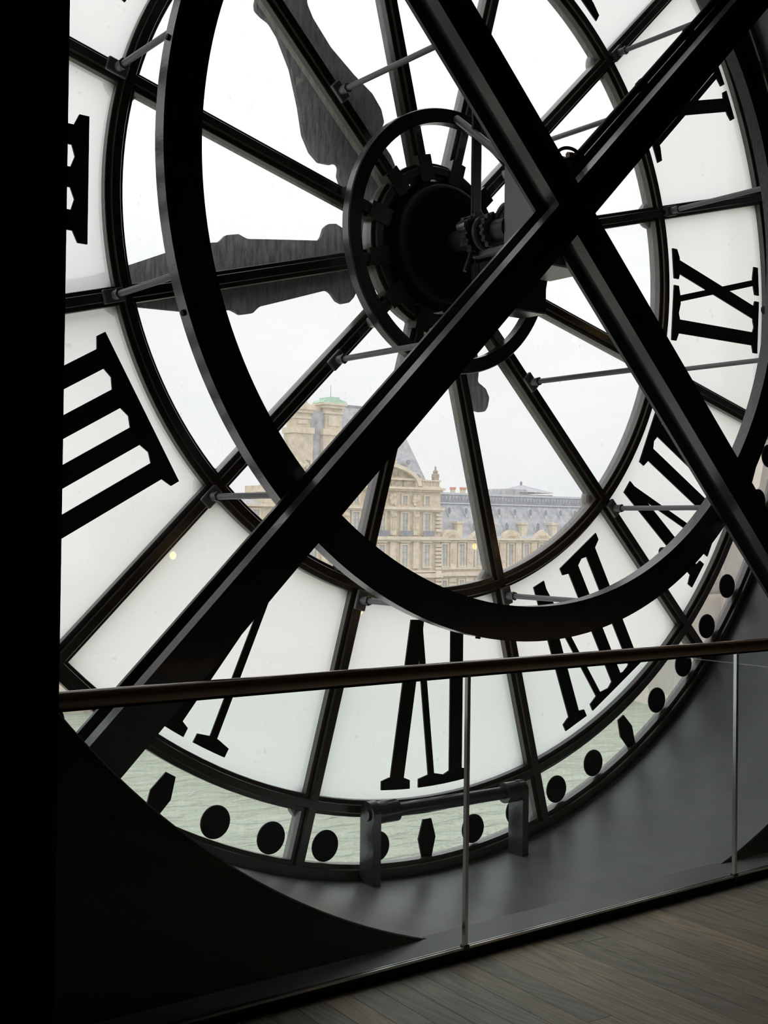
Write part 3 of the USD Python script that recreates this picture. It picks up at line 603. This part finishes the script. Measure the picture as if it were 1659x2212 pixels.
for i in range(28):
    for zc, x, r in ((5.3, 160.6 + pitch * i, .42), (2.05, 162.9 + pitch * i, .55)):
        x = EYE[0] + (x - EYE[0]) * (sl(zc - 1.2) - EYE[1]) / (YF - EYE[1])
        el = lambda k: [(x + k * r * math.cos(t), zc + k * 1.7 * r * math.sin(t)) for t in np.linspace(0, 2 * np.pi, 14, endpoint=False)]
        y = sl(zc - 1.2)
        part(roof, 'dormer', cat_([slab(el(1.35), y, y + 1.6), slab([(x - .8 * r, zc - 1.9 * r), (x + .8 * r, zc - 1.9 * r), (x + .2, zc - 3.4 * r), (x - .1, zc - 3.4 * r)], sl(zc - 3.0 * r) - .12, sl(zc - 2 * r) + .1)]), 'zinc')
        part(roof, 'dormer_glass', slab(el(1.0), y - .07, y + .05), 'slate_dark')
# red chimney pots and the glazed roof pavilion further back
YG = 222.0; kk = (YG - EYE[1]) / (YF - EYE[1])
gx = lambda x: EYE[0] + (x - EYE[0]) * kk
gz = lambda z: EYE[2] + (z - EYE[2]) * kk
hs = thing('roof_pavilion', 'low grey roof pavilion with a pyramid top and finial behind the palace wing', 'building', (gx(183), YG, gz(8)))
part(hs, 'flat_roof', cat_([fx(gx(175.7), gx(190.7), -13.2, gz(9.2), YG, YG + 14), slab([(gx(175.8), gz(9.2)), (gx(176.1), gz(10.2)), (gx(182.5), gz(10.2)), (gx(183.5), gz(9.2))], YG, YG + 10)]), 'slate')
part(hs, 'pyramid', trimesh.Trimesh(np.array([(gx(180.5), YG - .5, gz(9.6)), (gx(191.0), YG - .5, gz(9.6)), (gx(190.5), YG + 12, gz(9.6)), (gx(181.2), YG + 12, gz(9.6)), (gx(185.1), YG + 5, gz(11.4))])).convex_hull, 'slate')
part(hs, 'finial', lathe_z([(0, 0), (.3, 0), (.12, .3), (.34, .7), (.3, 1.1), (.08, 1.4), (0, 1.5)], gx(185.1), YG + 5, gz(11.0)), 'slate_dark', smooth=40)
for x0, x1, z0, z1, lab in ((161.0, 162.3, 9.2, 10.1, 'left of two red chimney stacks above the palace wing roof'), (163.7, 165.2, 9.2, 10.15, 'right of two red chimney stacks above the palace wing roof')):
    c = thing('chimney_stack', lab, 'chimney', (gx(x0), YG, gz(8)), group='red chimney stacks behind the palace')
    part(c, 'stack', fx(gx(x0) + .25, gx(x1) - .2, -13.2, gz(z1 - .45), YG, YG + .6), 'stone_light')
    part(c, 'pots', fx(gx(x0), gx(x1), gz(z1 - .45), gz(z1), YG - .1, YG + .5), 'terracotta')
lw = thing('palace_annex', 'lower stone palace range with a slate roof left of the pavilion', 'building', (108, 196, -14))
part(lw, 'wall', fx(88, 123.6, -14.6, 5.2, YF + 2, YF + 16), 'stone')
part(lw, 'cornice', fx(88, 123.6, 5.2, 5.7, YF + 1.2, YF + 2.2), 'stone_light'); part(lw, 'cornice', fx(88, 123.6, 1.0, 1.5, YF + 1.3, YF + 2.2), 'stone_light')
part(lw, 'roof', hip(88, 118, YF + 3, YF + 15, 5.7, 90, 116, YF + 7, YF + 11, 7.0), 'slate')
for x in (99, 104.6, 110.2, 115.0, 120.2):
    window(lw, x, 1.6, 2.0, 4.6, YF + 2, hood=False); window(lw, x, 1.6, -4.6, .2, YF + 2)
part(lw, 'chimney', cat_([fx(117.6, 120.0, 5.6, 8.4, YF + 4, YF + 6), fx(117.2, 120.4, 8.0, 8.5, YF + 3.8, YF + 6.2)]), 'stone_light')

# carved stone console of the facade just outside, right of the clock
sc = thing('stone_console', 'pale carved stone bracket of the facade outside the right edge of the clock', 'stonework', W([2.3, .7, -1.9]))
con = Polygon([(2.66, 1.6), (2.60, .2), (2.545, -.457), (2.505, -.60), (2.30, -.74), (2.046, -.971), (1.80, -1.28), (1.74, -1.44), (1.76, -1.485), (1.869, -1.498), (1.993, -1.566), (2.5, -1.70), (3.6, -1.75), (3.6, 1.6)]).buffer(.03).buffer(-.03)
part(sc, 'block', plate(con, .70, 1.0), 'stone_near')
for a0, b0, a1, b1 in ((2.23, -1.20, 2.245, -.95), (2.10, -1.22, 2.40, -1.208), (2.10, -1.09, 2.40, -1.08), (2.36, -1.2, 2.372, -1.0)):
    part(sc, 'fillet', plate(sbox(a0, b0, a1, b1), .685, .7), 'stone_near')
